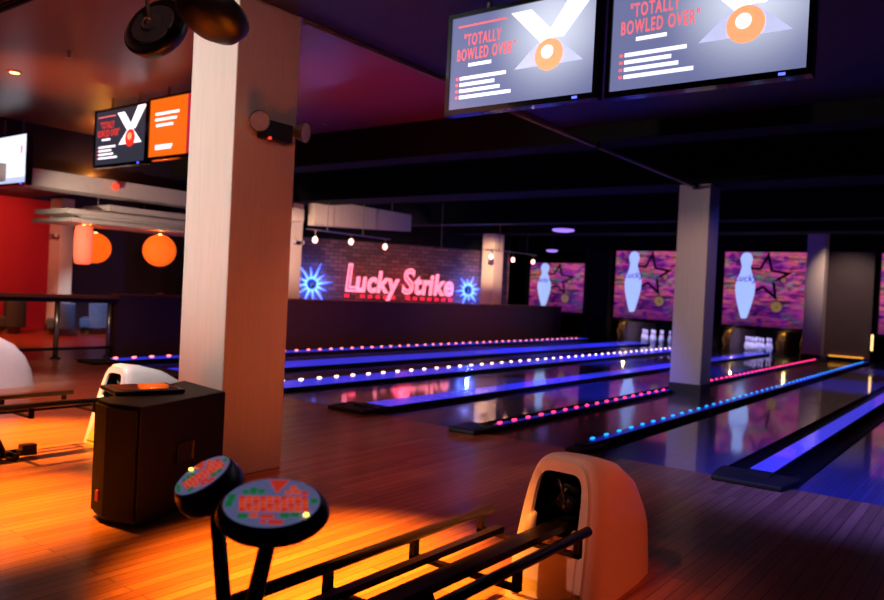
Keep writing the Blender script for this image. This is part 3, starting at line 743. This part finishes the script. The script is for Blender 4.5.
# ------------------------------------------------------------------ ceiling fittings
t = thing('downlight', 'small glowing warm downlight in the ceiling at upper left', 'ceiling light', (-10.66, 4.62, 4.2))
part('lit_disc', M_down, t, lambda b: lathe(b, [(.06, -.012), (.05, -.016), (0, -.016)], 20)); part('trim_ring', M_trim, t, lambda b: lathe(b, [(.06, -.01), (.085, -.012), (.09, 0), (.06, 0)], 20))
for (x, y), lb in (((-9.06, 4.53), 'tiny sprinkler head on the ceiling right of the downlight'), ((-8.83, 8.49), 'tiny sprinkler head on the purple ceiling right of the column')):
    t = thing('sprinkler_head', lb, 'sprinkler', (x, y, 4.2))
    part('body', M_chrome, t, lambda b: lathe(b, [(.045, 0), (.045, -.01), (.015, -.015), (.012, -.06), (.04, -.065), (.04, -.07), (0, -.07)], 14)); 
    part('arm', M_chrome, t, lambda b: [tube(b, [(-.02, 0, -.01), (-.03, 0, -.04), (-.01, 0, -.065)], .005, 6)])
# slatted air grille at top-left
t = thing('ceiling_grille', 'dark slatted air grille in the ceiling at the top left corner', 'air grille', (-8.1, 3.05, 4.2))
part('grille_frame', M_black, t, lambda b: [box(b, -.7, .7, -.4, -.36, -.02, 0), box(b, -.7, .7, .36, .4, -.02, 0), box(b, -.7, -.66, -.36, .36, -.02, 0), box(b, .66, .7, -.36, .36, -.02, 0)])
for i in range(9): pbox('slat', M_black, t, -.66, .66, -.34+i*.08, -.30+i*.08, -.018, -.004)
# conduit and the two violet ceiling lamps
t = thing('conduit', 'thin violet grey conduit running under the beams to the walkway column', 'pipe', (-4.5, 7, 3.6))
part('pipe', M_trim, t, lambda b: tube(b, [(0, 0, 0), (0, 6.15, 0)], .025, 10), smooth=True)
for y in (2.22, 6.12): pbox('clamp', M_black, t, -.04, .04, y-.03, y+.03, -.03, .06 if y > 1 else .27)
for i, (p, lb) in enumerate((((-11.0, 20.6, 3.61), 'flat violet lit lamp hanging above and left of the second artwork panel'), ((-13.22, 24.0, 3.22), 'lower small violet lamp above the smaller artwork panel'))):
    t = thing('hanging_lamp', lb, 'lamp', p); w = .33 if i == 0 else .2
    part('lamp_glass', M_viol, t, lambda b: lathe(b, [(0, -.05), (w*.7, -.05), (w, -.02), (w, .02)], 20)); part('lamp_cover', M_gray, t, lambda b: lathe(b, [(w, .02), (w*.5, .06), (0, .07)], 20))
    part('rod', M_gray, t, lambda b: tube(b, [(0, 0, .06), (0, 0, 4.35-p[2])], .01, 6))

# ------------------------------------------------------------------ lounge: bulkheads, canopy, bar rail
bm = nb()   # upper bulkhead (structure)
box(bm, -14.7, -14.0, -4, 12.9, 3.12, 3.42); struct('trim_9', bm, M_beige)
bm = nb(); box(bm, -14.7, -14.4, -4, 12.9, 3.42, 4.35); struct('trim_10', bm, M_soffit)
t = thing('canopy', 'layered cream canopy above the bar with lanterns hung from it', 'canopy', (-14.3, 8.6, 2.5))
for yy in (-.6, .4, 1.8): part('hanger', M_trim, t, lambda b: tube(b, [(-.3, yy, .3), (-.3, yy, .62)], .012, 6))
pbox('upper_slab', M_beige, t, -.7, .3, -.7, 1.6, .33, .44); pbox('middle_slab', M_beige, t, -1.0, .27, -1.5, 3.4, .20, .29)
pbox('lower_slab', M_beige, t, -1.3, .25, -1.4, 3.4, .06, .13); pbox('core', M_beige, t, -.9, .16, -1.15, 3.4, .12, .33)
# tapering beige beam right of the column
t = thing('ceiling_beam', 'long cream beam above the half wall left of the neon sign', 'beam', (-14.4, 13.62, 3.66))
def bmf(bm):
    v = [(-.12, -.1, -.56), (.12, -.1, -.56), (.12, 3.75, -.36), (-.12, 3.75, -.36), (-.12, -.1, .13), (.12, -.1, .13), (.12, 3.75, .12), (-.12, 3.75, .12)]
    V = [bm.verts.new(p) for p in v]
    for f in ((0, 3, 2, 1), (4, 5, 6, 7), (0, 1, 5, 4), (1, 2, 6, 5), (2, 3, 7, 6), (3, 0, 4, 7)): bm.faces.new([V[i] for i in f])
part('beam_body', M_beige, t, bmf)
for y in (.9, 3): part('hanger_rod', M_trim, t, lambda b: tube(b, [(0, y, .12), (0, y, .69)], .012, 6))
# lanterns
def lantern(loc, prof, label, top, canz, m=None):
    t = thing('paper_lantern', label, 'lantern', loc, group=None)
    def ribs(bm):
        n = 28
        rings = []
        for i in range(len(prof)): 
            r, z = prof[i]
            rings.append([bm.verts.new((r*math.cos(2*PI*k/n), r*math.sin(2*PI*k/n), z)) for k in range(n)])
        for a, b in zip(rings, rings[1:]):
            for k in range(n): bm.faces.new((a[k], a[(k+1) % n], b[(k+1) % n], b[k]))
        bm.faces.new(rings[0]); bm.faces.new(rings[-1])
    part('paper_shade', m or M_paper, t, ribs, smooth=True)
    part('cord', M_black, t, lambda b: tube(b, [(0, 0, top), (0, 0, canz-loc[2])], .012, 6))
    part('collar', M_down, t, lambda b: lathe(b, [(.035, top-.02), (.035, top+.015), (0, top+.015)], 12))
    return t
def ball(r): return [(max(.04, r*math.cos(a)*(1+.012*(i % 2))), r*math.sin(a)) for i, a in enumerate([-PI/2+.12+(PI-.24)*j/22 for j in range(23)])]
lantern((-14.3, 9.2, 2.15), ball(.33), 'orange globe paper lantern nearest the cream column', .33, 2.56)
lantern((-15.2, 8.3, 2.13), ball(.31), 'orange globe paper lantern partly behind the tall lantern', .31, 2.56)
lantern((-14.2, 7.52, 2.14), [(.10, -.37), (.15, -.34), (.165, -.2), (.17, 0), (.165, .2), (.15, .34), (.10, .37)], 'tall barrel shaped coral paper lantern beside the pale lounge column', .37, 2.56, M_coral)
# red spot on bulkhead
t = thing('spot_lamp', 'small red lit lamp under the cream bulkhead at upper left', 'lamp', (-13.9, 7.95, 3.3)); 
part('lamp_glass', M_redl, t, lambda b: lathe(b, [(0, -.08), (.05, -.06), (.07, 0), (.05, .05), (0, .07)], 14), smooth=True); pbox('bracket', M_trim, t, -.12, -.05, -.03, .03, -.02, .04)
# bar rail
t = thing('bar_counter', 'narrow brown bar counter on round metal posts at left', 'counter', (-14.1, 6.6, 0))
pbox('counter_top', M_wood, t, -.2, .2, -3.6, 1.53, 1.13, 1.19, bevel=.01); pbox('apron', M_colbase, t, -.14, .1, -3.6, 1.53, 1.05, 1.13)
for y in (-2.65, -1.65, -.63, .43, 1.45):
    p = part('post', M_chrome, t, lambda b: tube(b, [(0, y, .02), (0, y, 1.06)], .045, 14), smooth=True)
    part('post_flange', M_rub, p, lambda b: lathe(b, [(.1, 0), (.09, .02), (.05, .04)], 16, (0, y, 0)))
part('foot_rail', M_rub, t, lambda b: box(b, .0, .05, -3.6, 1.5, .16, .21))
tag(part('ashtray', M_chrome, None, lambda b: lathe(b, [(0, 0), (.07, 0), (.09, .03), (.08, .03), (.06, .01), (0, .01)], 18, (-14.12, 9.15, 1.236))), 'small round metal dish on the half wall below the lantern', 'dish')
tag(part('folded_menu', M_gray, None, lambda b: box(b, -14.22, -13.98, 5.72, 5.95, 1.19, 1.23)), 'flat grey item lying on the bar counter at the left edge', 'menu')
# armchairs
def chair(loc, rz, label, m, s=1., grp=None):
    t = thing('armchair', label, 'armchair', loc, rz, grp)
    pbox('seat', m, t, -.33*s, .33*s, -.3*s, .3*s, .16, .42, bevel=.04)
    part('backrest', m, t, lambda b: prism(b, [(.42*s*math.cos(a), .42*s*math.sin(a)) for a in [PI*i/14-.25 for i in range(15+2)]]+[(.34*s*math.cos(a), .34*s*math.sin(a)) for a in [PI*i/14-.25 for i in range(17)][::-1]], .16, .82), smooth=False, bevel=.02)
    part('base_ring', M_wood, t, lambda b: lathe(b, [(.3*s, 0), (.3*s, .16), (.0, .16)], 20))
    return t
chair((-19.8, 10.9, 0), -.6, 'larger blue armchair at right of the lounge row under the bar counter', M_blue_uph, 1.15)
chair((-19.7, 11.95, 0), -.9, 'blue armchair furthest right, partly hidden by the half wall', M_blue_uph, 1.05)
chair((-19.45, 9.75, 0), -.4, 'smaller blue armchair left of the larger one', M_blue_uph, .9)
chair((-20.3, 8.9, 0), -.3, 'dark armchair near the red wall, seen under the bar counter', M_dark_uph, .95)

# ------------------------------------------------------------------ neon sign
base = onwall(0, 0, .04)
t = thing('neon_sign', 'pink neon Lucky Strike sign on the dark brick wall', 'neon sign', base, wa)
def wall_s(x, y):
    """distance along the wall and height of a photograph point"""
    d = R @ Vector(((x-442)/F, (y-300)/F, 1)); w = wd.normalized()
    det = d.x*(-w.y)+w.x*d.y
    tt = (P0.x*(-w.y)+w.x*P0.y)/det
    s = (d.x*P0.y-d.y*P0.x)/(-det)
    q = d*tt+Vector((0, 0, H)); s = (q-P0).dot(w)
    return s, q.z
sL, zL = wall_s(343, 292.5); sR, zR = wall_s(454, 294.5); _, zT = wall_s(343, 262); zB = .5*(zL+zR)
word = [('L', 0, 1.28), ('u', .09, 1), ('c', .19, 1), ('k', .275, 1), ('y', .375, 1), ('S', .50, 1.2), ('t', .61, 1), ('r', .68, 1), ('i', .745, 1), ('k', .79, 1), ('e', .885, 1)]
tot = sR-sL; hgt = (zT-zB)
for ch, u, k in word:
    sz = hgt*1.04*k
    text_mesh('neon_letter', ch, M_neon_p, t, sz, (sL+u*tot, -.03, zB+(.02 if ch != 'y' else .0)), sx=.80, shear=.12, fill=False, bevel=.037)
    text_mesh('letter_face', ch, M_neon_d, t, sz, (sL+u*tot, -.005, zB+(.02 if ch != 'y' else .0)), sx=.80, shear=.12, fill=True, depth=.006)
def under(bm):
    n = 15
    for i in range(n):
        if i in (1, 7): continue
        s0 = sL+tot*(i+.15)/n; box(bm, s0, s0+tot*.5/n, -.04, -.015, zB-.2, zB-.1)
part('lower_line', M_neon_p if 0 else mat('neon_red_tube', (255, 40, 60), .3, emis=(230, 30, 60), es=1.6), t, under)
def burst(x, y, label, r=.62):
    s, z = wall_s(x, y); q = onwall(s, z, .05)
    b = thing('neon_starburst', label, 'neon sign', q, wa)
    part('hub', M_black, b, lambda m: tube(m, [(0, -.08, 0), (0, .04, 0)], .13, 16))
    for k in range(12):
        a = 2*PI*k/12+.13; rr = r*(1 if k % 2 == 0 else .74)
        part('neon_ray', M_neon_b, b, lambda m: [tube(m, [(math.cos(a-.14)*.17, -.04, math.sin(a-.14)*.17), (math.cos(a)*rr, -.04, math.sin(a)*rr), (math.cos(a+.14)*.17, -.04, math.sin(a+.14)*.17)], .034, 6)])
    return q
bq1 = burst(311, 284, 'blue neon starburst on the brick wall left of the pink sign', .72)
bq2 = burst(467, 290, 'blue neon starburst right of the pink sign beside the pale column', .5)

# ------------------------------------------------------------------ pendant rails
def pendants(pts, zrail, zceil, label, stems):
    a, b = Vector(pts[0]), Vector(pts[-1]); c = (a+b)/2
    t = thing('pendant_track', label, 'pendant light', (c.x, c.y, zrail))
    part('track_rail', M_chrome, t, lambda m: tube(m, [(a.x-c.x, a.y-c.y-.3, 0), (b.x-c.x, b.y-c.y+.2, 0)], .014, 8))
    for p in pts:
        d = part('drop_cord', M_chrome, t, lambda m: tube(m, [(p[0]-c.x, p[1]-c.y, 0), (p[0]-c.x, p[1]-c.y, p[2]-zrail+.08)], .009, 6))
        part('bulb', M_bulb, d, lambda m: lathe(m, [(0, -.08), (.05, -.05), (.066, 0), (.05, .05), (.025, .08), (0, .09)], 14, (p[0]-c.x, p[1]-c.y, p[2]-zrail)), smooth=True)
    for y in stems: part('suspension_rod', M_trim, t, lambda m: tube(m, [(0, y, 0), (0, y, zceil-zrail)], .01, 6))
    return t
def atX(x, y, X):
    d = R @ Vector(((x-442)/F, (y-300)/F, 1)); return d*(X/d.x)+Vector((0, 0, H))
pendants([atX(315, 240, -13.9), atX(351, 242, -13.9), atX(385, 247, -13.9)], 2.95, 4.35, 'three pink white bulbs hanging in a row left of and above the neon sign', (-.9, .4))
pendants([atX(491, 257, -13.9), atX(513, 260, -13.9), atX(533, 262, -13.9)], 3.05, 4.35, 'three small bulbs hanging in a row right of the neon sign before the pale column', (-.9, .9))
t = thing('pendant_lamp', 'single dark disc lamp on a long thin rod above the neon word end', 'pendant light', atX(441, 250, -14.3))
part('shade', M_viol if 0 else M_chrome, t, lambda m: lathe(m, [(0, 0), (.2, 0), (.15, .05), (0, .08)], 18)); part('rod', M_trim, t, lambda m: tube(m, [(0, 0, .05), (0, 0, 1.45)], .012, 6))

# ------------------------------------------------------------------ lights
def aim(o, target):
    o.rotation_euler = (Vector(target)-o.location).to_track_quat('-Z', 'Y').to_euler()
def spot(loc, target, rgb, watts, size, blend=.6, r=.05):
    l = bpy.data.lights.new('spot_light', 'SPOT'); l.color = rgb; l.energy = watts; l.spot_size = math.radians(size); l.spot_blend = blend; l.shadow_soft_size = r
    o = bpy.data.objects.new('spot_light', l); COL.objects.link(o); o.location = loc; aim(o, target); return o
def area(loc, target, rgb, watts, sx, sy):
    l = bpy.data.lights.new('area_light', 'AREA'); l.shape = 'RECTANGLE'; l.size = sx; l.size_y = sy; l.color = rgb; l.energy = watts
    o = bpy.data.objects.new('area_light', l); COL.objects.link(o); o.location = loc; aim(o, target); return o
def point(loc, rgb, watts, r=.1):
    l = bpy.data.lights.new('point_light', 'POINT'); l.color = rgb; l.energy = watts; l.shadow_soft_size = r
    o = bpy.data.objects.new('point_light', l); COL.objects.link(o); o.location = loc; return o
OR = (1, .30, .015); RD = (1, .08, .02); BL = (.08, .1, 1); PU = (.35, .08, 1); WW = (1, .82, .66)
# amber floor pools
spot((-2.35, 2.7, 3.8), (-2.95, 3.05, 0), OR, 9000, 38, 1.0)
spot((-7.9, 3.0, 4.1), (-7.5, 3.4, 0), OR, 7000, 38, 1.0)
spot((-5.9, 2.5, 4.1), (-5.5, 2.1, 0), OR, 6500, 38, 1.0)
spot((-4.4, 1.1, 4.1), (-3.9, 2.0, 0), (1, .2, .02), 3200, 42, 1.0)
spot((-9.5, 3.5, 4.1), (-9.6, 5.0, 0), (1, .26, .14), 620, 80, 1.0)
spot((-3.8, 4.4, 3.8), (-4.3, 5.6, 0), (1, .22, .13), 190, 70, 1.0)
# warm white on the near column's face
spot((-8.0, -1.2, 3.4), (-5.4, 3.9, 2.6), (.92, .90, .92), 1350, 42, .9)
spot((-1.0, 1.0, 3.6), (-5.0, 4.2, 2.2), (1, .5, .42), 45, 50, .9)
# blue black-lights above the lanes
for x in (-2.5, -5.9, -7.8, -10.0, -11.9):
    for y, sz, wt in ((9.4, 58, 1500), (13.6 if x != -5.9 else 12, 58, 1500), (18.0, 58, 1700), (23.0, 44, 1300)):
        if x == -5.9 and y == 23.0: continue
        spot((x, y, 3.95), (x, y+.4, 0), BL, wt, sz if x > -11.5 else 40, .8, .1)
spot((-.8, 6.2, 3.8), (-1.0, 7.9, 0), BL, 1500, 64, 1.0, .1)
spot((-10.5, 12.5, 2.6), (-14, 13.5, .6), (1, .3, .22), 260, 110, 1.0)  # added red fill spots for the half wall, no fixture there
spot((-10.5, 20.5, 2.6), (-14, 20.5, .6), (1, .3, .22), 200, 110, 1.0)
# masks / far columns
spot((-3.2, 9.9, 3.9), (-4.6, 13.3, 1.8), (1, .6, .5), 120, 40, .9)
spot((-2.5, 15, 4.2), (-4.4, 13.5, 1.5), BL, 60, 60, .9)
# purple and red ceiling washes
spot((-7.2, 6.2, 1.3), (-6.6, 7.6, 4.2), (1, .06, .1), 200, 80, 1.0)
spot((-9.5, 8.0, 1.0), (-9.3, 7.8, 4.2), (.4, .1, 1), 130, 60, 1.0)
spot((-10.5, 3.2, 1.4), (-10.4, 5.2, 4.2), (1, .28, .03), 600, 52, 1.0)
spot((-11.6, 5.6, 1.6), (-12.6, 7.8, 4.2), (1, .36, .03), 1500, 44, 1.0)
spot((-12.6, 3.4, 1.4), (-12.2, 4.2, 4.2), (.5, .65, 1), 800, 34, 1.0)
# lounge
spot((-18.5, 8.5, 3.4), (-21.5, 8.6, 1.8), (1, .3, .2), 260, 100, .8)
spot((-18.5, 7.5, 3.4), (-18.5, 8.5, 0), (1, .25, .06), 900, 90, .9)
spot((-17.5, 9.0, 3.4), (-19.9, 11.0, .3), (.75, .85, 1), 500, 40, .9)
spot((-11.0, 5.0, 3.0), (-14.1, 7.0, .7), (1, .7, .5), 160, 50, .9)
spot((-12.2, 5.5, 2.2), (-14.3, 8.3, 2.9), (1, .85, .75), 330, 60, .9)
point((-14.3, 9.2, 2.52), (1, .4, .05), 4, .03); point((-14.5, 7.8, 2.55), (1, .4, .05), 3, .03)
point((-14.2, 7.8, 3.5), (1, .35, .05), 12, .03)
# brick wall
spot((-14.6, 17.5, 3.9), (-17.6, 19.5, 1.8), (1, .6, .6), 120, 110, .9)
q = onwall((sL+sR)/2, zB+.4, .5); point(q, (1, .06, .15), 14, .3); point(onwall(sL+.3, zB+.4, .4), (1, .06, .15), 8, .2)
for q in (bq1, bq2): point((q[0]+.25, q[1]-.12, q[2]), (.1, .2, 1), 90, .05)
spot((-12.6, 11.6, 2.6), (-14.4, 15.2, 3.2), (1, .72, .55), 240, 50, .9)
spot((-12.8, 11.2, 2.4), (-15, 13.3, 2.7), (1, .7, .55), 330, 62, .9)
spot((-12.8, 19.4, 3.0), (-14.7, 22.4, 2.6), (1, .62, .4), 900, 34, .9)
spot((-4.1, 24.2, 3.9), (-4.3, 27, 1.8), (1, .72, .6), 200, 60, .9)  # added spot to brighten the far wall panel
spot((-3.9, 22.5, 3.9), (-5.0, 25.8, 2.2), (1, .6, .55), 90, 30, .9)
# pits
for x in (-7.12, -11.0): spot((x, 27.2, 1.5), (x, 28.3, .1), (.55, .5, 1), 160, 100, .7, .04)
for x in (-6.0, -7.7, -11.6): point((x, 26.9, .75), (1, .65, .2), 5, .03)
# added spots that brighten the ball return hoods
spot((-2.3, 1.3, 3.4), (-1.85, 3.6, .5), (1, .38, .26), 190, 22, .9)
spot((1.0, 3.7, 2.6), (-1.55, 4.0, .36), (1, .11, .03), 210, 20, .8)
spot((-6.0, 2.2, 3.9), (-6.75, 4.3, .6), (.78, .9, 1), 750, 24, .8)
spot((-9.2, 3.8, 4.0), (-11.1, 4.8, .5), (.5, .78, 1), 800, 26, .8)
# general low bounce
area((-5, 1, 4.1), (-5, 1, 0), (1, .32, .24), 18, 3, 3)

w = bpy.data.worlds.new('world'); SC.world = w; w.use_nodes = True
w.node_tree.nodes['Background'].inputs[0].default_value = (.10, .06, .12, 1); w.node_tree.nodes['Background'].inputs[1].default_value = .05
